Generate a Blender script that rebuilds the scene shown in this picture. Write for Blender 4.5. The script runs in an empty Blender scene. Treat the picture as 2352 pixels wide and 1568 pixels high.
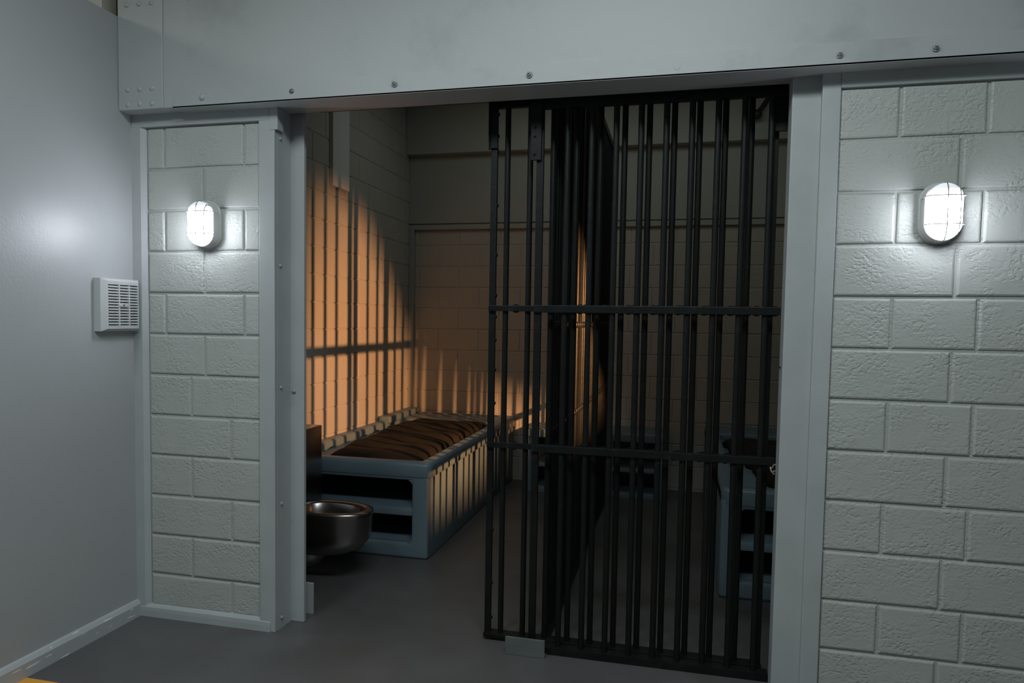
import bpy, bmesh, math, random
from mathutils import Vector, Matrix
random.seed(7)
C = bpy.context.scene.collection
PI = math.pi
H = 0.2032                      # block course height

# ------------------------------------------------------------------ materials
def mat(name, col, rough=.5, metal=0., var=.06, vscale=3., bump=0., bscale=60., bdetail=3., spec=.5, dirt=None):
    m = bpy.data.materials.new(name); m.use_nodes = True
    nt = m.node_tree; N = nt.nodes; L = nt.links
    b = N['Principled BSDF']
    b.inputs['Roughness'].default_value = rough
    b.inputs['Metallic'].default_value = metal
    b.inputs['Specular IOR Level'].default_value = spec
    tc = N.new('ShaderNodeTexCoord')
    nz = N.new('ShaderNodeTexNoise'); nz.inputs['Scale'].default_value = vscale
    nz.inputs['Detail'].default_value = 5
    L.new(tc.outputs['Object'], nz.inputs['Vector'])
    rp = N.new('ShaderNodeValToRGB')
    e = rp.color_ramp.elements
    e[0].position = .3; e[1].position = .7
    e[0].color = tuple(max(0, c*(1-var)) for c in col)+(1,)
    e[1].color = tuple(min(1, c*(1+var)) for c in col)+(1,)
    L.new(nz.outputs['Fac'], rp.inputs['Fac'])
    out = rp.outputs['Color']
    if dirt:
        dcol, dscale, lo, hi = dirt
        n2 = N.new('ShaderNodeTexNoise'); n2.inputs['Scale'].default_value = dscale; n2.inputs['Detail'].default_value = 8
        n2.inputs['Roughness'].default_value = .65
        L.new(tc.outputs['Object'], n2.inputs['Vector'])
        r2 = N.new('ShaderNodeMapRange'); r2.inputs['From Min'].default_value = lo; r2.inputs['From Max'].default_value = hi
        L.new(n2.outputs['Fac'], r2.inputs['Value'])
        mx = N.new('ShaderNodeMix'); mx.data_type = 'RGBA'
        L.new(r2.outputs['Result'], mx.inputs['Factor'])
        L.new(out, mx.inputs['A']); mx.inputs['B'].default_value = dcol+(1,)
        out = mx.outputs['Result']
    L.new(out, b.inputs['Base Color'])
    if bump:
        n3 = N.new('ShaderNodeTexNoise'); n3.inputs['Scale'].default_value = bscale
        n3.inputs['Detail'].default_value = bdetail
        L.new(tc.outputs['Object'], n3.inputs['Vector'])
        bp = N.new('ShaderNodeBump'); bp.inputs['Strength'].default_value = 1
        bp.inputs['Distance'].default_value = bump
        L.new(n3.outputs['Fac'], bp.inputs['Height']); L.new(bp.outputs['Normal'], b.inputs['Normal'])
    return m

def block_mat(name, col, amp=.0019, rough=.45, patchy=True):
    """painted concrete block: pitted face, pits come and go in patches"""
    m = mat(name, col, rough, var=.03, vscale=2.5)
    nt = m.node_tree; N = nt.nodes; L = nt.links; b = N['Principled BSDF']
    tc = N.new('ShaderNodeTexCoord')
    mp = N.new('ShaderNodeMapping'); mp.inputs['Scale'].default_value = (1, 1, 1.35)
    L.new(tc.outputs['Object'], mp.inputs['Vector'])
    n1 = N.new('ShaderNodeTexNoise'); n1.inputs['Scale'].default_value = 74; n1.inputs['Detail'].default_value = 3
    n1.inputs['Roughness'].default_value = .45; n1.inputs['Distortion'].default_value = .15
    L.new(mp.outputs['Vector'], n1.inputs['Vector'])
    r1 = N.new('ShaderNodeMapRange'); r1.inputs['From Min'].default_value = .30; r1.inputs['From Max'].default_value = .56; r1.interpolation_type = 'SMOOTHSTEP'
    L.new(n1.outputs['Fac'], r1.inputs['Value'])
    n2 = N.new('ShaderNodeTexNoise'); n2.inputs['Scale'].default_value = 7; n2.inputs['Detail'].default_value = 2
    L.new(tc.outputs['Object'], n2.inputs['Vector'])
    r2 = N.new('ShaderNodeMapRange'); r2.inputs['From Min'].default_value = .36; r2.inputs['From Max'].default_value = .66
    r2.inputs['To Min'].default_value = .12
    L.new(n2.outputs['Fac'], r2.inputs['Value'])
    mu = N.new('ShaderNodeMath'); mu.operation = 'MULTIPLY'
    L.new(r1.outputs['Result'], mu.inputs[0]); L.new(r2.outputs['Result'], mu.inputs[1])
    n3 = N.new('ShaderNodeTexNoise'); n3.inputs['Scale'].default_value = 220; n3.inputs['Detail'].default_value = 2
    L.new(tc.outputs['Object'], n3.inputs['Vector'])
    ad = N.new('ShaderNodeMath'); ad.operation = 'MULTIPLY_ADD'; ad.inputs[1].default_value = .12
    L.new(n3.outputs['Fac'], ad.inputs[0]); L.new(mu.outputs[0], ad.inputs[2])
    bp = N.new('ShaderNodeBump'); bp.inputs['Strength'].default_value = 1; bp.inputs['Distance'].default_value = amp
    L.new(ad.outputs[0], bp.inputs['Height']); L.new(bp.outputs['Normal'], b.inputs['Normal'])
    return m

def floor_mat():
    m = mat('floor_paint', (.092, .090, .091), .42, var=.16, vscale=2.2, bump=.0006, bscale=25,
            dirt=((.082, .076, .07), 3.2, .52, .75))
    nt = m.node_tree; N = nt.nodes; L = nt.links; b = N['Principled BSDF']
    src = b.inputs['Base Color'].links[0].from_socket
    tc = N.new('ShaderNodeTexCoord'); sp = N.new('ShaderNodeSeparateXYZ'); L.new(tc.outputs['Object'], sp.inputs[0])
    a = N.new('ShaderNodeMath'); a.operation = 'LESS_THAN'; a.inputs[1].default_value = -.722; L.new(sp.outputs['Y'], a.inputs[0])
    c = N.new('ShaderNodeMath'); c.operation = 'GREATER_THAN'; c.inputs[1].default_value = -.83; L.new(sp.outputs['Y'], c.inputs[0])
    mu = N.new('ShaderNodeMath'); mu.operation = 'MULTIPLY'; L.new(a.outputs[0], mu.inputs[0]); L.new(c.outputs[0], mu.inputs[1])
    mx = N.new('ShaderNodeMix'); mx.data_type = 'RGBA'
    L.new(mu.outputs[0], mx.inputs['Factor']); L.new(src, mx.inputs['A']); mx.inputs['B'].default_value = (.72, .33, .03, 1)
    L.new(mx.outputs['Result'], b.inputs['Base Color'])
    return m

def emit_mat(name, col, s):
    m = bpy.data.materials.new(name); m.use_nodes = True
    b = m.node_tree.nodes['Principled BSDF']
    b.inputs['Base Color'].default_value = (.8, .8, .8, 1)
    b.inputs['Emission Color'].default_value = col+(1,); b.inputs['Emission Strength'].default_value = s
    b.inputs['Roughness'].default_value = .3
    return m

def lens_mat(name, col, s):
    # the tube sits low in the fitting: the dome glows less towards its upper end
    m = emit_mat(name, col, s); nt = m.node_tree; N = nt.nodes; L = nt.links
    tc = N.new('ShaderNodeTexCoord'); sp = N.new('ShaderNodeSeparateXYZ'); L.new(tc.outputs['Object'], sp.inputs[0])
    mr = N.new('ShaderNodeMapRange'); mr.interpolation_type = 'SMOOTHSTEP'
    mr.inputs['From Min'].default_value = .10; mr.inputs['From Max'].default_value = .186
    mr.inputs['To Min'].default_value = s; mr.inputs['To Max'].default_value = s*.008
    L.new(sp.outputs['Z'], mr.inputs['Value']); L.new(mr.outputs['Result'], N['Principled BSDF'].inputs['Emission Strength'])
    return m

GREY = (.40, .425, .425)
M = {}
M['block'] = block_mat('painted_block', (.425, .445, .42))
M['cellblock'] = block_mat('cell_painted_block', (.46, .44, .40), amp=.0011)
M['wall'] = mat('smooth_wall_paint', (.38, .395, .40), .40, var=.03, vscale=1.5, bump=.0006, bscale=90)
M['trim'] = mat('trim_paint', GREY, .42, var=.05, vscale=5, bump=.0008, bscale=30)
M['beam'] = mat('beam_paint', (.40, .42, .42), .45, var=.04, vscale=1.6, bump=.0008, bscale=22,
                dirt=((.33, .35, .34), 2.6, .56, .72))
M['base'] = mat('baseboard_paint', (.40, .42, .43), .35, var=.04, vscale=4)
def chips(m):
    # pale chips knocked out of the board's face, long in the direction of the board
    nt = m.node_tree; N = nt.nodes; L = nt.links; b = N['Principled BSDF']
    src = b.inputs['Base Color'].links[0].from_socket
    tc = N.new('ShaderNodeTexCoord'); mp = N.new('ShaderNodeMapping'); mp.inputs['Scale'].default_value = (1, 7, 62)
    mp.inputs['Location'].default_value = (0, 2.3, 1.7)
    L.new(tc.outputs['Object'], mp.inputs['Vector'])
    n = N.new('ShaderNodeTexNoise'); n.inputs['Scale'].default_value = 1.; n.inputs['Detail'].default_value = 3
    L.new(mp.outputs['Vector'], n.inputs['Vector'])
    g = N.new('ShaderNodeMath'); g.operation = 'GREATER_THAN'; g.inputs[1].default_value = .64; L.new(n.outputs['Fac'], g.inputs[0])
    mx = N.new('ShaderNodeMix'); mx.data_type = 'RGBA'
    L.new(g.outputs[0], mx.inputs['Factor']); L.new(src, mx.inputs['A']); mx.inputs['B'].default_value = (.74, .75, .70, 1)
    L.new(mx.outputs['Result'], b.inputs['Base Color'])
chips(M['base'])
M['inner'] = mat('cell_upper_paint', (.39, .40, .37), .5, var=.05, vscale=1.5)
M['floor'] = floor_mat()
M['ceil'] = mat('ceiling_paint', (.62, .60, .54), .7, var=.03)
M['iron'] = mat('black_iron_paint', (.0085, .0098, .0095), .42, spec=.22, var=.25, vscale=9, bump=.0008, bscale=45,
                dirt=((.026, .019, .014), 18, .60, .78))
M['bolt'] = mat('painted_bolt', (.30, .32, .32), .4, var=.1)
M['boltdark'] = mat('bare_bolt', (.16, .16, .15), .4, metal=.5, var=.3, vscale=40)
M['plastic'] = mat('moulded_plastic', (.135, .192, .225), .42, var=.05, vscale=5, bump=.0004, bscale=120)
M['mattress'] = mat('brown_vinyl', (.017, .0145, .0112), .7, spec=.12, var=.35, vscale=5, bump=.006, bscale=9, bdetail=5)
M['steel'] = mat('stainless_steel', (.29, .275, .265), .27, metal=1., var=.06, vscale=8)
M['lamp'] = mat('lamp_housing', (.5, .51, .5), .4, var=.03)
M['grille'] = mat('grille_plastic', (.46, .48, .48), .38, var=.02)
M['slot'] = mat('grille_slot', (.06, .062, .062), .7, var=.05)
M['plate'] = mat('guide_plate', (.12, .135, .13), .45, var=.12, vscale=14, dirt=((.42, .43, .42), 16, .70, .73))
M['white'] = mat('white_casing', (.72, .73, .71), .45, var=.03)
M['cable'] = mat('cable_rubber', (.03, .032, .035), .5)
M['rope'] = mat('pale_wire', (.25, .23, .2), .5, var=.2, vscale=60)
M['lens'] = lens_mat('lamp_lens', (.86, .90, 1.), 62.)
M['guard'] = mat('guard_wire', (.30, .31, .28), .4, var=.03)

# ------------------------------------------------------------------ mesh helpers
def box(bm, x0, x1, y0, y1, z0, z1, bev=0., seg=2):
    r = bmesh.ops.create_cube(bm, size=1)
    vs = r['verts']
    for v in vs:
        v.co = Vector(((x0+x1)/2+v.co.x*(x1-x0), (y0+y1)/2+v.co.y*(y1-y0), (z0+z1)/2+v.co.z*(z1-z0)))
    if bev:
        es = list({e for v in vs for e in v.link_edges})
        bmesh.ops.bevel(bm, geom=es, offset=bev, segments=seg, affect='EDGES', profile=.6)

def cyl(bm, p, q, r, n=16, r2=None, caps=True):
    p, q = Vector(p), Vector(q); d = q-p
    rot = d.to_track_quat('Z', 'Y').to_matrix().to_4x4()
    bmesh.ops.create_cone(bm, cap_ends=caps, segments=n, radius1=r, radius2=r if r2 is None else r2, depth=d.length,
                          matrix=Matrix.Translation((p+q)/2) @ rot)

def tube(bm, pts, r, n=8):
    pts = [Vector(p) for p in pts]; rings = []
    for i, p in enumerate(pts):
        t = (pts[min(i+1, len(pts)-1)]-pts[max(i-1, 0)]).normalized()
        m = t.to_track_quat('Z', 'Y').to_matrix()
        rings.append([bm.verts.new(p+m @ Vector((r*math.cos(2*PI*k/n), r*math.sin(2*PI*k/n), 0))) for k in range(n)])
    for a, b in zip(rings, rings[1:]):
        for k in range(n): bm.faces.new((a[k], a[(k+1) % n], b[(k+1) % n], b[k]))
    bm.faces.new(rings[0][::-1]); bm.faces.new(rings[-1])

def loft(bm, rings, close0=True, close1=True):
    R = [[bm.verts.new(p) for p in r] for r in rings]; n = len(R[0])
    for a, b in zip(R, R[1:]):
        for k in range(n): bm.faces.new((a[k], a[(k+1) % n], b[(k+1) % n], b[k]))
    if close0: bm.faces.new(R[0][::-1])
    if close1: bm.faces.new(R[-1])

def dome(bm, c, d, r, h, n=12):
    """round bolt head: base centre c, axis d"""
    c = Vector(c); m = Vector(d).normalized().to_track_quat('Z', 'Y').to_matrix()
    rings = []
    for a in (0, .35, .7, .93):
        rr = r*math.cos(a*PI/2); hh = h*math.sin(a*PI/2)
        rings.append([c+m @ Vector((rr*math.cos(2*PI*k/n), rr*math.sin(2*PI*k/n), hh)) for k in range(n)])
    loft(bm, rings)

def hexbolt(bm, c, d, r, h):
    c = Vector(c); d = Vector(d).normalized()
    cyl(bm, c, c+d*h*.22, r*1.45, 18)
    cyl(bm, c+d*h*.2, c+d*h*.75, r, 6)
    cyl(bm, c+d*h*.7, c+d*h*1.25, r*.5, 12)

ROOT = {}
def thing(name, label, cat, loc=(0, 0, 0), group=None):
    o = bpy.data.objects.new(name, None); C.objects.link(o)
    o.empty_display_size = .1; o.location = loc
    o['label'] = label; o['category'] = cat
    if group: o['group'] = group
    ROOT[o.name] = Vector(loc)
    return o

def base_of(o):
    return ROOT[o.name]

def obj(name, bm, m, parent=None, smooth=False, origin=None):
    """link bm (built in world coordinates) as one mesh object with a sensible origin"""
    bmesh.ops.recalc_face_normals(bm, faces=bm.faces)
    if origin is None:
        if parent is not None or True:
            xs = [v.co.x for v in bm.verts]; ys = [v.co.y for v in bm.verts]; zs = [v.co.z for v in bm.verts]
            origin = Vector(((min(xs)+max(xs))/2, (min(ys)+max(ys))/2, min(zs)))
    origin = Vector(origin)
    bmesh.ops.translate(bm, verts=bm.verts, vec=-origin)
    me = bpy.data.meshes.new(name); bm.to_mesh(me); bm.free()
    if smooth:
        for p in me.polygons: p.use_smooth = True
        me.set_sharp_from_angle(angle=math.radians(smooth if smooth is not True else 40))
    me.materials.append(m)
    o = bpy.data.objects.new(name, me); C.objects.link(o)
    o.location = origin
    if parent is not None:
        o.parent = parent; o.location = origin-base_of(parent)
    ROOT[o.name] = origin
    return o

def struct(name, bm, m, smooth=False, label=None, origin=(0, 0, 0)):
    o = obj(name, bm, m, None, smooth, origin)
    o['kind'] = 'structure'
    if label: o['label'] = label
    return o

def tag(o, label, cat, group=None):
    o['label'] = label; o['category'] = cat
    if group: o['group'] = group
    return o

def repeat(src, deltas, parent):
    """copies of a finished part (shares its mesh) under the same thing"""
    for d in deltas:
        c = src.copy(); C.objects.link(c); c.parent = parent
        c.location = src.location+Vector(d)

def BM(): return bmesh.new()

# block wall: rects given in (u, z); place maps (u, z, depth) to world
def block_wall(bm, rects, place, gap=.010, proud=.0065, bev=.0085):
    for (u0, u1, z0, z1) in rects:
        j = lambda s=.0012: random.uniform(-s, s)
        g = gap/2; pr = proud+random.uniform(-.0012, .0012)
        o = [(u0+g+j(), z0+g+j()), (u1-g+j(), z0+g+j()), (u1-g+j(), z1-g+j()), (u0+g+j(), z1-g+j())]
        cu, cz = (u0+u1)/2, (z0+z1)/2
        def ins(p, b): return (p[0]+(b if p[0] < cu else -b), p[1]+(b if p[1] < cz else -b))
        lv = [[(p, 0.) for p in o], [(ins(p, bev*.35), pr*.72) for p in o], [(ins(p, bev), pr) for p in o]]
        vs = [[bm.verts.new(place(p[0], p[1], d)) for p, d in l] for l in lv]
        for a, b in zip(vs, vs[1:]):
            for k in range(4): bm.faces.new((a[k], a[(k+1) % 4], b[(k+1) % 4], b[k]))
        bm.faces.new(vs[-1])

def rows(u0, u1, zs, joints):
    out = []
    for (z0, z1), js in zip(zip(zs, zs[1:]), joints):
        c = [u0]+[x for x in js if u0+.02 < x < u1-.02]+[u1]
        out += [(a, b, z0, z1) for a, b in zip(c, c[1:])]
    return out

# ------------------------------------------------------------------ the setting
b = BM(); box(b, -2.6, 5.2, -6.2, 4.2, -.12, 0); struct('floor', b, M['floor'])
b = BM(); box(b, -2.6, 5.2, -6.2, -.02, 3.6, 3.7); struct('ceiling', b, M['ceil'])
b = BM(); box(b, -.3, 4.0, .02, 4.0, 3.6, 3.7); struct('ceiling_cell', b, M['inner'])

# smooth wall on the left of the corridor, stops short of the ceiling
b = BM(); box(b, -.30, -.163, -6.0, 0.0, 0, 2.962); struct('wall_left', b, M['wall'])
b = BM(); box(b, -2.6, -2.5, -6.2, 0, 0, 3.6); struct('wall_far_left', b, M['ceil'])
b = BM(); box(b, -2.5, -.30, -.05, .05, 0, 3.6); struct('wall_far_front', b, M['ceil'])
b = BM(); box(b, 5.1, 5.2, -6.2, 0.2, 0, 3.6); struct('wall_right', b, M['wall'])
b = BM(); box(b, -2.5, 5.1, -6.3, -6.2, 0, 3.6); struct('wall_back', b, M['wall'])

# baseboard on the left wall: flat board with a sloping top edge
b = BM()
prof = [(-.163, 0), (-.137, 0), (-.139, .062), (-.150, .078), (-.163, .082)]
loft(b, [[(x, y, z) for x, z in prof] for y in (-6., -.003)])
struct('baseboard_left', b, M['base'])

# left pier of painted block in its steel frame
zc = [.221+H*k for k in range(12)]
zsL = [.055]+zc[:11]+[2.456]
jt = {'a': (.0125, .4535), 'b': (.233,), 'c': (.155,), 'd': (.378,)}
jl = [jt['d'], jt['c'], jt['d'], jt['c'], jt['d'], jt['c'], jt['b'], jt['a'], jt['b'], jt['a'], jt['b'], jt['a']]
b = BM()
block_wall(b, rows(-.088, .542, zsL, jl), lambda u, z, d: (u, -.004-d+.004, z))
box(b, -.163, .624, .001, .128, 0, 2.53)
struct('wall_front_left', b, M['block'])
# frame of the left pier
b = BM(); loft(b, [[(-.163, y, z) for y, z in ()] or [(-.163, -.022, z), (-.112, -.022, z), (-.088, -.004, z), (-.088, .0, z), (-.163, 0, z)] for z in (0, 2.53)])
struct('trim_1', b, M['trim'])
b = BM(); box(b, -.1625, .598, -.024, .002, 2.456, 2.53, .003); struct('trim_2', b, M['trim'])
b = BM(); box(b, .542, .625, -.022, .004, .0, 2.53, .003)
box(b, .600, .642, -.024, .03, 2.41, 2.525, .002); box(b, .60, .6262, .0035, .1275, 0, 2.528); struct('trim_3', b, M['trim'])
b = BM(); loft(b, [[(x, -.0265, 0), (x, -.0262, .030), (x, -.0245, .048), (x, -.017, .0585), (x, .0, .064), (x, 0, 0)] for x in (-.163, .60)])
struct('trim_4', b, M['trim'])
# jamb posts either side of the doorway
b = BM(); box(b, .62, .699, .128, .153, 0, 2.60, .004); struct('trim_5', b, M['trim'])
b = BM(); box(b, 2.899, 3.02, .018, .118, 0, 2.60, .004); struct('trim_6', b, M['trim'])

# right wall of painted block in its frame
zr = [.832+H*k for k in range(-4, 8)]
zsR = zr+[2.454]
jA = (3.287, 3.585, 4.02, 4.46); jB = (3.502, 3.94, 4.38)
jr = [jA if k % 2 else jB for k in range(-4, 8)]
b = BM()
block_wall(b, rows(3.070, 4.9, zsR, jr), lambda u, z, d: (u, -d, z))
box(b, 3.006, 4.9, .001, .128, 0, 2.53)
struct('wall_front_right', b, M['block'])
b = BM(); box(b, 3.005, 3.072, -.016, .004, 0, 2.53, .003); struct('trim_7', b, M['trim'])
b = BM(); box(b, 3.072, 4.9, -.018, .004, 2.454, 2.53, .003); struct('trim_8', b, M['trim'])

# ------------------------------------------------------------------ steel header beam
beam = thing('header_beam', 'deep grey painted steel beam spanning above the cell front, bolts along its lower edge', 'beam', (2.3, 0, 2.515))
b = BM(); box(b, -.163, 5.1, -.1, .09, 2.518, 3.6, .002); obj('web', b, M['beam'], beam)
ep = BM(); box(ep, -.162, .086, -.108, -.09, 2.517, 3.59, .004); ep = obj('end_plate', ep, M['trim'], beam)
for zz in (3.008, 2.611, 2.541):
    for xx in (-.108, -.041, .027):
        b = BM(); dome(b, (xx, -.1075, zz), (0, -1, 0), .0125, .008); obj('rivet', b, M['trim'], ep, 50)
# retaining strip with a clipped upper corner
b = BM()
zt = 2.597; zb = 2.513
pr = [(.140, zb), (5.1, zb), (5.1, zt), (.185, zt), (.158, zt-.010), (.145, zt-.03)]
loft(b, [[(x, y, z) for x, z in pr] for y in (-.108, -.098)]); 
box(b, .14, 5.1, -.108, .09, 2.512, 2.519)
obj('retaining_strip', b, M['beam'], beam)
for i, xx in enumerate((.300, .761, 1.258, 1.855, 3.044, 3.367, 3.95)):
    b = BM()
    zz = 2.553-.003*(xx > 2.9)
    if i == 0: dome(b, (xx, -.107, zz), (0, -1, 0), .016, .012); obj('bolt', b, M['trim'], beam, 50)
    elif i == 1: dome(b, (xx, -.107, zz), (0, -1, 0), .0125, .007); obj('bolt', b, M['boltdark'], beam, 50)
    else: hexbolt(b, (xx, -.107, zz), (-.1, -1, .25), .0095, .018); obj('bolt', b, M['bolt'], beam)
b = BM(); cyl(b, (2.45, -.1075, 2.549), (2.45, -.109, 2.549), .014, 20); obj('filled_hole', b, M['beam'], beam)

# bolts screwed into the pier return
for zz, yy, lab in ((2.379, .022, 'small steel bolt head highest on the left door jamb, under the notch'),
                (1.779, .020, 'small steel bolt head on the left door jamb, level with the wall lamp below'),
                (1.193, .026, 'upper of two close bolt heads half way down the left door jamb'),
                (.622, .031, 'small bolt head low on the left door jamb beside the toilet'),
                (.054, .030, 'bolt head at the very foot of the left door jamb by the floor')):
    b = BM(); dome(b, (.623, yy+.006, zz), (1, 0, 0), .011, .013); tag(obj('jamb_bolt', b, M['bolt'], None, 50), lab, 'bolt', 'bolts on the left door jamb')
b = BM(); dome(b, (.646, .129, 1.167), (0, -1, 0), .011, .013)
tag(obj('jamb_bolt', b, M['bolt'], None, 50), 'lower right of two close bolt heads half way down the left door jamb', 'bolt', 'bolts on the left door jamb')

# ------------------------------------------------------------------ bulkhead lamps
def oval(w, h, y, n=40):
    out = []; s = h-w
    for k in range(n):
        a = 2*PI*k/n
        x = w*math.cos(a); z = w*math.sin(a)
        out.append((x, y, z+(s if math.sin(a) >= 0 else -s)))
    return out
def bulkhead(cx, cz, label):
    t = thing('bulkhead_lamp', label, 'wall lamp', (cx, -.006, cz-.11), 'oval bulkhead lamps on the block walls')
    P = lambda ring: [(cx+x, y, cz+z) for x, y, z in ring]
    b = BM(); loft(b, [P(oval(.072, .116, -.004)), P(oval(.072, .116, -.016)), P(oval(.067, .111, -.02)), P(oval(.066, .110, -.062)),
                       P(oval(.063, .107, -.066)), P(oval(.058, .102, -.066))]); obj('housing', b, M['lamp'], t, 40)
    b = BM(); loft(b, [P(oval(.0585, .1025, -.064)), P(oval(.0585, .1025, -.088)), P(oval(.055, .099, -.097)), P(oval(.044, .086, -.104)),
                       P(oval(.022, .060, -.108))]); obj('lens', b, M['lens'], t, 60)
    # wire guard
    def wire(pts):
        w = BM(); tube(w, [(cx+x, y, cz+z) for x, y, z in pts], .0022); obj('guard_wire', w, M['guard'], t, 60)
    for xx in (0., .043):
        zt = .107 if xx == 0 else .085
        wire([(xx, -.062, zt), (xx, -.09, zt), (xx, -.107, zt-.02), (xx, -.1125, zt-.05), (xx, -.113, 0), (xx, -.1125, -zt+.05), (xx, -.107, -zt+.02), (xx, -.09, -zt), (xx, -.062, -zt)])
    for zz in (.055, -.05):
        wire([(-.066, -.062, zz), (-.066, -.085, zz), (-.058, -.103, zz), (-.035, -.112, zz), (.035, -.112, zz), (.058, -.103, zz), (.066, -.085, zz), (.066, -.062, zz)])
    for s in (-1, 1):
        b = BM(); dome(b, (cx+s*.066, -.045, cz+.055), (s, 0, 0), .006, .007); obj('clip', b, M['lamp'], t, 50)
    return t
bulkhead(.262, 1.974, 'lit white oval bulkhead lamp on the narrow block pier left of the doorway')
bulkhead(3.432, 1.963, 'lit white oval bulkhead lamp with wire guard on the block wall right of the bars')

# ------------------------------------------------------------------ louvred grille on the left wall
g = thing('wall_grille', 'square grey louvred speaker grille on the smooth left wall beside the pier', 'grille', (-.163, -.155, 1.455))
y0, y1, z0, z1 = -.285, -.030, 1.455, 1.705
b = BM()
def rr(x, m, ms): return [(x, y0+ms, z0+m), (x, y1-m, z0+m), (x, y1-m, z1-m), (x, y0+ms, z1-m)]
loft(b, [rr(-.163, 0, 0), rr(-.128, .0, .002), rr(-.115, .012, .034)], True, False)
iy0, iy1, iz0, iz1 = y0+.038, y1-.018, z0+.024, z1-.024
o = rr(-.115, .012, .034); i_ = [(-.115, iy0, iz0), (-.115, iy1, iz0), (-.115, iy1, iz1), (-.115, iy0, iz1)]
i2 = [(-.126, y, z) for _, y, z in i_]
vo = [b.verts.new(p) for p in o]; vi = [b.verts.new(p) for p in i_]; v2 = [b.verts.new(p) for p in i2]
for k in range(4):
    b.faces.new((vo[k], vo[(k+1) % 4], vi[(k+1) % 4], vi[k])); b.faces.new((vi[k], vi[(k+1) % 4], v2[(k+1) % 4], v2[k]))
bmesh.ops.remove_doubles(b, verts=b.verts, dist=1e-5)
obj('frame', b, M['grille'], g)
b = BM(); box(b, -.128, -.1255, iy0, iy1, iz0, iz1); obj('backing', b, M['slot'], g)
n = 15; pit = (iz1-iz0)/n
for k in range(n+1):
    zz = iz0+pit*k
    b = BM(); box(b, -.125, -.1145, iy0-.001, iy1+.001, max(iz0, zz-pit*.29), min(iz1, zz+pit*.29)); obj('louvre', b, M['grille'], g)
for f in (.36, .70):
    b = BM(); yy = iy0+(iy1-iy0)*f; box(b, -.125, -.1140, yy-.004, yy+.004, iz0, iz1); obj('divider', b, M['grille'], g)
yc = (iy0+iy1)/2; zc_ = (iz0+iz1)/2
b = BM(); box(b, -.124, -.1125, yc-.034, yc+.034, zc_-.008, zc_+.009, .003); pl_ = obj('centre_boss', b, M['grille'], g)
b = BM(); dome(b, (-.1125, yc, zc_), (1, 0, 0), .0055, .004); obj('screw', b, M['boltdark'], pl_, 50)

# ------------------------------------------------------------------ barred fronts
def flat_bolt(b, c, d, r=.0155, h=.012): 
    c = Vector(c); d = Vector(d)
    cyl(b, c, c+d*h*.6, r, 14); dome(b, c+d*h*.55, d, r*.9, h*.5)

def bar_mesh(x, y, z0, z1, r=.0135):
    b = BM(); cyl(b, (x, y, z0), (x, y, z1), r, 16); return b

# fixed panel
fp = thing('fixed_bar_panel', 'front layer of black iron bars fixed to the right door jamb', 'bars', (2.38, .15, 0))
b = BM(); box(b, 1.845, 1.877, .138, .162, .03, 2.52, .002); st = obj('stile', b, M['iron'], fp)
first = obj('bar', bar_mesh(1.984, .15, .03, 2.50), M['iron'], fp, 50)
repeat(first, [(.107*k, 0, 0) for k in range(1, 9)], fp)
for zz, nm in ((1.588, 'cross_rail'), (.950, 'cross_rail')):
    b = BM(); box(b, 1.845, 2.898, .126, .140, zz-.0165, zz+.0165, .002); rl = obj(nm, b, M['iron'], fp)
    for k in range(9):
        for dx in (.036, .071):
            b = BM(); xx = 1.984+.107*k+dx
            if xx > 2.88: continue
            dome(b, (xx, .141, zz), (0, -.001, -1) if False else (0, 1, 0), .0225, .01); obj('rivet', b, M['iron'], rl, 50)
b = BM(); box(b, 1.82, 2.9, .135, .170, 2.482, 2.56, .003); tr = obj('top_rail', b, M['iron'], fp)
b = BM(); box(b, 1.835, 2.9, .112, .176, .012, .030, .002); box(b, 1.835, 2.9, .110, .116, 0, .032); obj('bottom_rail', b, M['iron'], fp)
gl = BM(); box(gl, 1.820, 1.868, .122, .134, 2.252, 2.53, .002); gl = obj('corner_plate', gl, M['iron'], fp)
for zz in (2.50, 2.40, 2.36, 2.28):
    b = BM(); hexbolt(b, (1.838, .122, zz), (0, -1, 0), .006, .009); obj('bolt', b, M['iron'], gl)
b = BM(); box(b, 2.840, 2.905, .166, .178, 2.342, 2.53, .002); obj('corner_plate', b, M['iron'], fp)

# sliding door behind it
sd = thing('sliding_cell_door', 'black barred sliding cell door drawn open behind the fixed bars', 'cell door', (2.24, .22, 0))
zb_ = (2.49, 2.39, 2.32, 2.07, 1.84, 1.65, 1.55, 1.44, 1.30, 1.14, .72, .53, .27, .10)
for xx, s in ((1.631, 1), (2.862, -1)):
    b = BM(); box(b, xx-.015, xx+.015, .209, .231, .03, 2.53, .002); so = obj('stile', b, M['iron'], sd)
    for zz in zb_:
        b = BM(); dome(b, (xx+s*.0148, .22, zz), (s, 0, 0), .010, .008); obj('rivet', b, M['iron'], so, 50)
first = obj('bar', bar_mesh(1.694, .22, .03, 2.53), M['iron'], sd, 50)
repeat(first, [(.1072*k, 0, 0) for k in range(1, 11)], sd)
for zz in (1.590, .945):
    b = BM(); box(b, 1.618, 2.876, .192, .205, zz-.0135, zz+.0135, .002); rl = obj('cross_rail', b, M['iron'], sd)
    for k in range(10):
        b = BM(); dome(b, (1.748+.1072*k, .206, zz), (0, 1, 0), .021, .01); obj('rivet', b, M['iron'], rl, 50)
b = BM(); box(b, 1.612, 2.876, .205, .235, 2.515, 2.565, .003); obj('top_rail', b, M['iron'], sd)
b = BM(); box(b, 1.616, 2.88, .186, .252, .012, .032, .003); obj('bottom_rail', b, M['iron'], sd)
b = BM(); box(b, 1.607, 1.650, .196, .208, 2.33, 2.54, .002); gp = obj('hanger_plate', b, M['iron'], sd)
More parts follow.
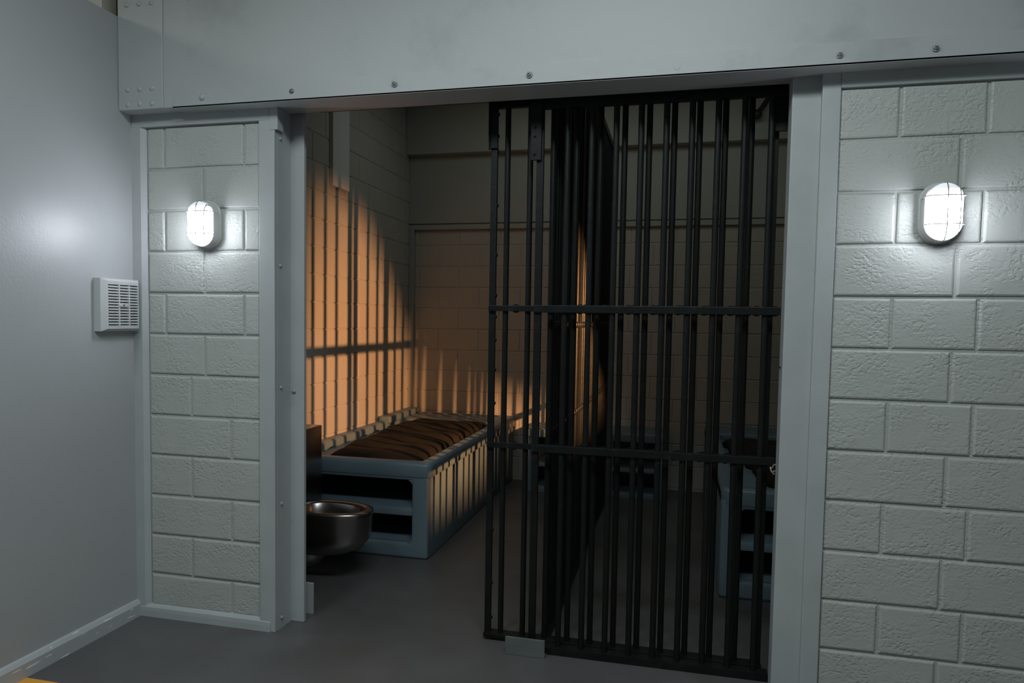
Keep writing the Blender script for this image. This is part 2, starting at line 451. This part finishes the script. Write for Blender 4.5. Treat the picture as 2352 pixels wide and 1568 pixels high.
b = BM(); box(b, 1.607, 1.613, .188, .208, 2.325, 2.54, .001); obj('edge_strip', b, M['iron'], gp)

# overhead track that carries the door
b = BM(); box(b, .702, 2.9, .088, .118, 2.530, 2.60); box(b, .702, 2.9, .112, .30, 2.57, 2.62)
tag(obj('door_track', b, M['iron']), 'dark steel track under the beam that the cell door hangs from', 'track')

# floor plates
b = BM()
box(b, 1.753, 1.937, .062, .072, .0, .083, .0025)
box(b, 1.753, 1.937, .066, .11, .0, .006, .001)
tag(obj('door_guide', b, M['plate']), 'scuffed grey metal guide plate on the floor at the foot of the bars', 'plate')
b = BM(); box(b, .60, .692, .236, .250, 0, .162, .002)
tag(obj('stop_plate', b, M['trim']), 'small upright grey plate on the floor behind the left door jamb', 'plate')

# twisted wire at the jamb
b = BM()
pts = [(2.888+.009*math.cos(a*.9), .116+.012*math.sin(a*.9), .938-.0045*a+.006*math.sin(a*2.3)) for a in [k*.35 for k in range(26)]]
tube(b, pts, .0032, 6)
tag(obj('twisted_wire', b, M['rope'], None, 60), 'small pale wire twisted round the lower rail against the right jamb', 'wire')

# ------------------------------------------------------------------ partition of bars between the two cells
pt = thing('bar_partition', 'row of black iron bars running from the cell front towards the back wall between two cells', 'bars', (1.905, 1.7, 0))
PX = 1.905; PE = 3.17
ys = [.30, .39, .48, .565, .655, .742, .83, .917, 1.002, 1.088, 1.174, 1.441, 1.534]
ys += [1.724+.0905*k for k in range(16)]
first = obj('bar', bar_mesh(PX, ys[0], .03, 2.99, .0105), M['iron'], pt, 50)
repeat(first, [(0, y-ys[0], 0) for y in ys[1:]], pt)
for yy in (1.281, 1.330):
    b = BM(); box(b, PX-.012, PX+.012, yy-.013, yy+.013, .03, 2.99, .002); obj('post', b, M['iron'], pt)
b = BM(); box(b, PX-.012, PX+.012, 1.605, 1.643, .03, 2.99, .002); obj('post', b, M['iron'], pt)
for k in range(12):  # added close-set bars, spaced to dim the warm beam on the back wall
    b = BM(); cyl(b, (PX-.03, 1.93+.042*k, .03), (PX-.03, 1.93+.042*k, 2.98), .0105, 12); obj('bar', b, M['iron'], pt, 50)
b = BM(); box(b, PX-.018, PX+.018, PE-.016, PE+.016, 0.0, 3.0, .002); obj('post', b, M['iron'], pt)
for zz in (1.515, 1.005):
    b = BM(); box(b, PX-.008, PX+.014, .28, PE, zz-.016, zz+.016, .002); rl = obj('cross_rail', b, M['iron'], pt)
    for k in range(31):
        b = BM(); dome(b, (PX+.012, .345+.0905*k, zz), (1, 0, 0), .020, .01, 10); obj('rivet', b, M['iron'], rl, 50)
b = BM(); box(b, PX-.02, PX+.02, .262, PE, 2.97, 3.02, .003); obj('top_rail', b, M['iron'], pt)
b = BM(); box(b, PX-.022, PX+.022, .262, PE, .0, .032, .003); obj('bottom_rail', b, M['iron'], pt)

# ------------------------------------------------------------------ cell walls
zl = [.025+H*k for k in range(18)]
b = BM(); ja = tuple(.12+.41*k for k in range(10)); jb = tuple(.325+.41*k for k in range(10))
block_wall(b, rows(.21, 3.79, zl, [ja if k % 2 else jb for k in range(17)]), lambda u, z, d: (-.106+d, u, z), gap=.009, proud=.005, bev=.005)
box(b, -.30, -.106, .128, 3.9, 0, 3.6)
struct('wall_cell_left', b, M['cellblock'])
b = BM(); zk = [.018]+[.221+H*k for k in range(11)]+[2.405]
ja = tuple(-.25+.157+.41*k-.16+.25-.0 for k in range(12)); jb = tuple(x+.205 for x in ja)
zk = [.018+H*k for k in range(12)]+[2.405]
block_wall(b, rows(-.05, 3.8, zk, [ja if k % 2 else jb for k in range(12)]), lambda u, z, d: (u, 3.806-d, z), gap=.009, proud=.005, bev=.005)
box(b, -.3, 4.0, 3.806, 3.95, 0, 3.6)
struct('wall_cell_back', b, M['cellblock'])
b = BM(); box(b, 3.8, 3.95, .128, 3.95, 0, 3.6); struct('wall_cell_right', b, M['inner'])
b = BM(); box(b, -.1, 3.8, 3.768, 3.81, 2.405, 2.452, .003); struct('trim_9', b, M['inner'])
b = BM(); box(b, -.1, -.048, 3.770, 3.81, 0, 2.405, .004); struct('trim_10', b, M['inner'])
b = BM(); box(b, -.1, 3.8, 3.782, 3.81, 2.466, 3.2); struct('wall_cell_upper', b, M['inner'])
b = BM(); box(b, -.1, 3.8, 3.68, 3.80, 3.115, 3.6, .003); struct('trim_11', b, M['inner'])
b = BM(); box(b, 3.02, 3.95, .128, .25, 0, 3.6); struct('wall_cell_front_right', b, M['inner'])
b = BM(); box(b, -.16, .62, .128, .2, 0, 3.6); struct('wall_cell_front_left', b, M['inner'])
b = BM(); box(b, -.3, 4.0, .09, .128, 2.62, 3.6); struct('wall_cell_header', b, M['inner'])

# casing on the left cell wall
b = BM(); box(b, -.102, -.072, 2.035, 2.325, 2.535, 3.59, .004)
tag(obj('wall_casing', b, M['white']), 'flat grey casing fixed high on the left cell wall above the bed', 'casing')

# ------------------------------------------------------------------ bunks
def bunk(x0, x1, ya, yb, mir, label, group):
    """moulded plastic bunk; open shelf at its front end; mir=+1: wall on the -x side"""
    t = thing('moulded_bunk', label, 'bed', ((x0+x1)/2, (ya+yb)/2, 0), group)
    xo, xi = x0+.002, x1-.008
    # front portal: one plate with two openings
    b = BM()
    xs = [xo, x0+.10, x1-.118, xi]; zs = [0, .10, .505, .56]
    vv = {(i, j): b.verts.new((xs[i], ya, zs[j])) for i in range(4) for j in range(4)}
    fs = [b.faces.new((vv[i, j], vv[i+1, j], vv[i+1, j+1], vv[i, j+1])) for i in range(3) for j in range(3) if not (i == 1 and j == 1)]
    ex = bmesh.ops.extrude_face_region(b, geom=fs)
    bmesh.ops.translate(b, verts=[v for v in ex['geom'] if isinstance(v, bmesh.types.BMVert)], vec=(0, .07, 0))
    bmesh.ops.recalc_face_normals(b, faces=b.faces)
    eg = [e_ for e_ in b.edges if len(e_.link_faces) == 2 and e_.calc_face_angle() > .5]
    bmesh.ops.bevel(b, geom=eg, offset=.02, segments=4, affect='EDGES', profile=.5)
    for zz, up in ((.505, -1), (.10, 1)):
        for xx, sg in ((x0+.10, 1), (x1-.118, -1)):
            pf = [(xx-sg*.010, zz-up*.010)]+[(xx+sg*(.026-.026*math.sin(a)), zz+up*(.026-.026*math.cos(a))) for a in [k*PI/12 for k in range(7)]]
            loft(b, [[(px, y, pz) for px, pz in pf] for y in (ya+.006, ya+.062)])
    # sides, deck, base and back behind the portal
    box(b, x0+.001, x0+.09, ya+.03, yb-.004, .002, .598, .01)
    box(b, x1-.105, x1-.0085, ya+.03, yb-.004, .002, .598, .01)
    box(b, x0+.03, x1-.03, ya+.012, yb-.02, .512, .565, .006)
    box(b, x0+.03, x1-.03, ya+.02, yb-.03, .004, .092, .006)
    box(b, x0+.05, x1-.05, yb-.06, yb-.01, .05, .59, .008)
    obj('frame', b, M['plastic'], t, 35)
    b = BM(); box(b, x0+.06, x1-.06, ya+.016, yb-.08, .272, .325, .010); obj('shelf', b, M['plastic'], t, 35)
    # rolled rim: one closed ring round the tray
    def ring(d, z, R=.05):
        ax, bx, ay, by = x0+.001+d, x1+.012-d, ya-.008+d, yb-.002-d
        r_ = max(.012, R-d); out = []
        for cx_, cy_, a0 in ((bx-r_, ay+r_, -PI/2), (bx-r_, by-r_, 0), (ax+r_, by-r_, PI/2), (ax+r_, ay+r_, PI)):
            out += [(cx_+r_*math.cos(a0+k*PI/12), cy_+r_*math.sin(a0+k*PI/12), z) for k in range(7)]
        return out
    b = BM()
    loft(b, [ring(.030, .524), ring(.004, .528), ring(0, .536), ring(0, .600), ring(.004, .613), ring(.014, .621), ring(.026, .623), ring(.080, .622),
             ring(.090, .618), ring(.097, .606), ring(.100, .566)], False, False)
    obj('rim', b, M['plastic'], t, 50)
    hx0 = x0 if mir > 0 else x1-.12
    b = BM(); box(b, hx0+.004, hx0+.12, yb-.80, yb-.005, .60, .662, .016, 3); obj('raised_side', b, M['plastic'], t, 35)
    b = BM(); box(b, x0+.08, x1-.08, yb-.50, yb-.06, .56, .615, .02, 3); obj('head_platform', b, M['plastic'], t, 35)
    return t
G = 'moulded plastic bunks in the two cells'
bunk(-.098, .985, 1.232, 3.79, 1, 'pale grey moulded bunk along the left cell wall with open shelves in its end', G)
bunk(2.742, 3.798, 1.092, 3.79, -1, 'dark moulded bunk behind the bars at far right with open shelves in its end', G)

def mattress(cx, cy, w, l, z, h, rot, label):
    b = BM(); nx, ny = 26, 64; top = []
    random.seed(3)
    ph = [random.uniform(0, 6.28) for _ in range(12)]
    def prof(u): return min(1, (1-abs(u)**7))**.5 if abs(u) < 1 else 0
    for j in range(ny+1):
        row = []
        for i in range(nx+1):
            u = -1+2*i/nx; v = -1+2*j/ny
            e = max(0, prof(u)*prof(v))
            x = u*w/2; y = v*l/2
            # pulled-in corners and wavy long edge (creased cover)
            wob = .010*math.sin(v*19+ph[0])*abs(u)**4+.006*math.sin(v*37+ph[1])*abs(u)**6
            x += wob*(1 if u > 0 else -1)
            cr = .010*math.sin(v*21+1.5*u+ph[2])*(.35+.65*abs(u)**2)+.006*math.sin(v*9-u*3+ph[3])+.004*math.sin(v*43+u*5+ph[4])*abs(u)
            zz = z+h*(.30+.70*e)+cr*e
            row.append(b.verts.new((x, y, zz)))
        top.append(row)
    bot = [[b.verts.new((v.co.x*.975, v.co.y*.985, z)) for v in r] for r in top]
    for j in range(ny):
        for i in range(nx):
            b.faces.new((top[j][i], top[j][i+1], top[j+1][i+1], top[j+1][i]))
            b.faces.new((bot[j][i], bot[j+1][i], bot[j+1][i+1], bot[j][i+1]))
    for j in range(ny):
        b.faces.new((top[j][0], top[j+1][0], bot[j+1][0], bot[j][0])); b.faces.new((top[j][nx], bot[j][nx], bot[j+1][nx], top[j+1][nx]))
    for i in range(nx):
        b.faces.new((top[0][i], bot[0][i], bot[0][i+1], top[0][i+1])); b.faces.new((top[ny][i], top[ny][i+1], bot[ny][i+1], bot[ny][i]))
    o = obj('mattress', b, M['mattress'], None, 60, (0, 0, z))
    o.location = (cx, cy, z); o.rotation_euler.z = rot
    tag(o, label, 'mattress', 'brown mattresses on the bunks')
mattress(.545, 2.28, .70, 1.84, .566, .092, .02, 'creased dark brown mattress on the left bunk beside the lit wall')
mattress(3.25, 2.12, .60, 1.70, .566, .095, .12, 'dark brown mattress on the far right bunk behind the bars')

# ------------------------------------------------------------------ low shelf desks against the back wall
def desk(x0, x1, ya, yb, label):
    t = thing('moulded_desk', label, 'desk', ((x0+x1)/2, (ya+yb)/2, 0), 'low moulded desks at the back of the cells')
    b = BM()
    box(b, x0, x0+.10, ya, yb, 0, .54, .012); box(b, x1-.07, x1, ya, yb, 0, .54, .012)
    box(b, x0+.04, x1-.04, yb-.04, yb, 0, .5, .006)
    box(b, x0+.04, x1-.04, ya+.01, yb-.01, 0, .055, .008)
    obj('frame', b, M['plastic'], t, 35)
    b = BM(); box(b, x0+.05, x1-.03, ya+.008, yb-.02, .235, .270, .008); obj('shelf', b, M['plastic'], t, 35)
    b = BM(); box(b, x0-.006, x1+.006, ya-.012, yb, .50, .572, .016, 3); obj('top', b, M['plastic'], t, 35)
desk(1.868, 2.405, 3.30, 3.79, 'low moulded desk with open shelves against the back wall behind the bars')
desk(1.172, 1.80, 3.32, 3.79, 'low moulded desk past the foot of the left bunk, one pale leg showing')

# ------------------------------------------------------------------ stainless toilet unit
tl = thing('toilet_unit', 'stainless steel prison toilet with tall back cabinet beside the left jamb', 'toilet', (.25, .80, 0))
b = BM(); box(b, -.10, .333, .50, 1.052, 0, .862, .006); obj('cabinet', b, M['steel'], tl, 35)
cx, cy = .50, .772
def rim(s, sy, z, dx=0., n=40, sq=2.35):
    out = []
    for k in range(n):
        a = 2*PI*k/n; ca, sa = math.cos(a), math.sin(a)
        r = 1/((abs(ca)**sq+abs(sa)**sq)**(1/sq))
        lx = .285 if ca > 0 else .20
        out.append((cx+dx+s*lx*r*ca, cy+sy*.170*r*sa, z))
    return out
b = BM()
loft(b, [rim(.40, .48, .150, -.06), rim(.66, .70, .164, -.04), rim(.85, .87, .198, -.015), rim(.94, .95, .25), rim(.985, .985, .32), rim(1.0, 1.0, .385), rim(1.015, 1.015, .405), rim(1.0, 1.0, .419),
         rim(.95, .93, .424), rim(.84, .78, .420), rim(.79, .72, .408), rim(.74, .66, .36), rim(.6, .5, .29), rim(.32, .3, .24)], True, True)
obj('bowl', b, M['steel'], tl, 60)
b = BM(); loft(b, [[(x, cy+.11*math.cos(2*PI*k/24)*s, .17+.115*math.sin(2*PI*k/24)*s) for k in range(24)] for x, s in ((.325, 1.15), (.40, 1.05), (.47, .8), (.50, .45))])
obj('trap', b, M['steel'], tl, 60)

# ------------------------------------------------------------------ small things in the right cell
ob = thing('wall_bracket', 'small dark bracket with a rounded head high up behind the rightmost bars', 'bracket', (3.10, 3.66, 3.30))
b = BM(); tube(b, [(3.20, 3.678, 3.50), (3.165, 3.66, 3.44), (3.13, 3.645, 3.385), (3.10, 3.63, 3.34)], .020, 10); obj('arm', b, M['cable'], ob, 60)
b = BM(); bmesh.ops.create_uvsphere(b, u_segments=16, v_segments=10, radius=.042, matrix=Matrix.Translation((3.083, 3.62, 3.312))); obj('head', b, M['cable'], ob, 60)

# ------------------------------------------------------------------ lights
def area(name, loc, size, size_y, energy, col, rot=(0, 0, 0)):
    l = bpy.data.lights.new(name, 'AREA'); l.shape = 'RECTANGLE'; l.size = size; l.size_y = size_y
    l.energy = energy; l.color = col
    o = bpy.data.objects.new(name, l); C.objects.link(o); o.location = loc; o.rotation_euler = rot
    return o
area('corridor_ceiling_light', (2.25, -1.95, 3.55), 1.8, .6, 60, (.88, .98, 1.))
area('corridor_left_fill', (.4, -2.5, 3.55), .8, .5, 27, (.88, .98, 1.))  # unseen fill added to lift the left side of the cell front
area('far_ceiling_light', (-1.6, -2.0, 3.5), .6, .6, 14, (1., .96, .86))
area('cell_back_fill', (1.9, 2.45, 3.5), 2.9, .9, 5.0, (.86, 1., .93), (math.radians(9), 0, 0))  # unseen fill added to brighten the upper back wall inside the cells
# warm profile spotlight in the right-hand cell that throws the bar shadows
LP = Vector((3.48, .40, 1.70)); AIM = Vector((-.1, 3.4, .8))
sl = bpy.data.lights.new('warm_spot', 'SPOT'); sl.energy = 1000; sl.color = (1., .44, .17)
sl.spot_size = math.radians(67); sl.spot_blend = 1.; sl.shadow_soft_size = .0155
so = bpy.data.objects.new('warm_spot', sl); C.objects.link(so)
so.location = LP
ax = (AIM-LP).normalized()
so.rotation_euler = ax.to_track_quat('-Z', 'Y').to_euler()
# added unseen housing and flaps, cut to give the warm beam its outline
lt = thing('beam_shaping_rig', 'added black spotlight housing, out of view, with flaps cut to shape the warm beam', 'spotlight', (3.70, .27, 1.70))
def beam_cutter(pts, d, name):
    b = BM(); f = []
    for p in pts:
        v = (Vector(p)-LP); f.append(LP+v*(d/v.dot(ax)))
    lo = [b.verts.new(p) for p in f]; hi = [b.verts.new(p-ax*.003) for p in f]
    b.faces.new(lo); b.faces.new(hi[::-1]); n = len(f)
    for k in range(n): b.faces.new((lo[k], lo[(k+1) % n], hi[(k+1) % n], hi[k]))
    obj(name, b, M['iron'], lt)
beam_cutter([(-.1, 1.2, 2.62), (-.1, 2.3, 2.5), (-.1, 2.75, 2.32), (-.1, 3.0, 2.08), (-.1, 3.27, 1.80), (-.1, 3.5, 1.52), (-.1, 3.78, 1.2), (.3, 3.8, .94), (.9, 3.8, .80),
      (1.35, 3.8, .72), (1.5, 3.8, .3), (1.5, 3.8, -.5), (2.6, 3.8, -.5), (2.6, 3.8, 2.4), (.6, 3.8, 3.9), (-.1, 1.2, 4.2)], .30, 'upper_beam_cutter')
beam_cutter([(.975, .9, .24), (.975, 6., .24), (.975, 6., -3.), (.975, -1., -3.), (.975, -1., .24)], .30, 'lower_beam_cutter')
beam_cutter([(.985, 1.275, -.3), (.985, 1.275, 3.), (.985, .86, 3.), (.985, .86, -.3)], .36, 'side_beam_cutter')
b = BM(); q = LP-ax*.02
cyl(b, q, q-ax*.10, .045, 24); cyl(b, q-ax*.095, q-ax*.13, .045, 24, .028); obj('housing', b, M['iron'], lt, 40)
for sgn in (1, -1):
    b = BM(); o_ = Vector((0, 0, .05*sgn))
    tube(b, [q-ax*.06+o_*.9, q-ax*.06+o_*1.2, LP+ax*.30+o_*(2.4 if sgn > 0 else 2.6)], .004); obj('cutter_arm', b, M['iron'], lt, 60)
b = BM(); tube(b, [q-ax*.06, (3.70, .30, 1.70), (3.70, .252, 1.70)], .010); cyl(b, (3.70, .262, 1.70), (3.70, .25, 1.70), .04, 20); obj('bracket', b, M['iron'], lt, 60)

w = bpy.data.worlds.new('world'); bpy.context.scene.world = w; w.use_nodes = True
w.node_tree.nodes['Background'].inputs[0].default_value = (.6, .7, .8, 1)
w.node_tree.nodes['Background'].inputs[1].default_value = .0

# ------------------------------------------------------------------ camera
cam = bpy.data.cameras.new('camera'); co = bpy.data.objects.new('camera', cam); C.objects.link(co)
r = (.968421772603247, .24889972639403363, .014429017602052398)
u = (-.028211574460418824, .05189591615312887, .9982539361069867)
k = (.24771632448114794, -.9671379116173673, .05727898827622569)
co.matrix_world = Matrix(((r[0], u[0], k[0], 2.48354), (r[1], u[1], k[1], -3.23412), (r[2], u[2], k[2], 1.53293), (0, 0, 0, 1)))
cam.sensor_width = 36; cam.sensor_fit = 'HORIZONTAL'
cam.lens = 36*1723.16/2352
cam.shift_x = 61.75/2352; cam.shift_y = 50.04/2352
cam.clip_start = .05; cam.clip_end = 60
bpy.context.scene.camera = co

vs = bpy.context.scene.view_settings
vs.view_transform = 'Standard'; vs.look = 'None'; vs.gamma = 1; vs.use_curve_mapping = False
vs.exposure = 0.
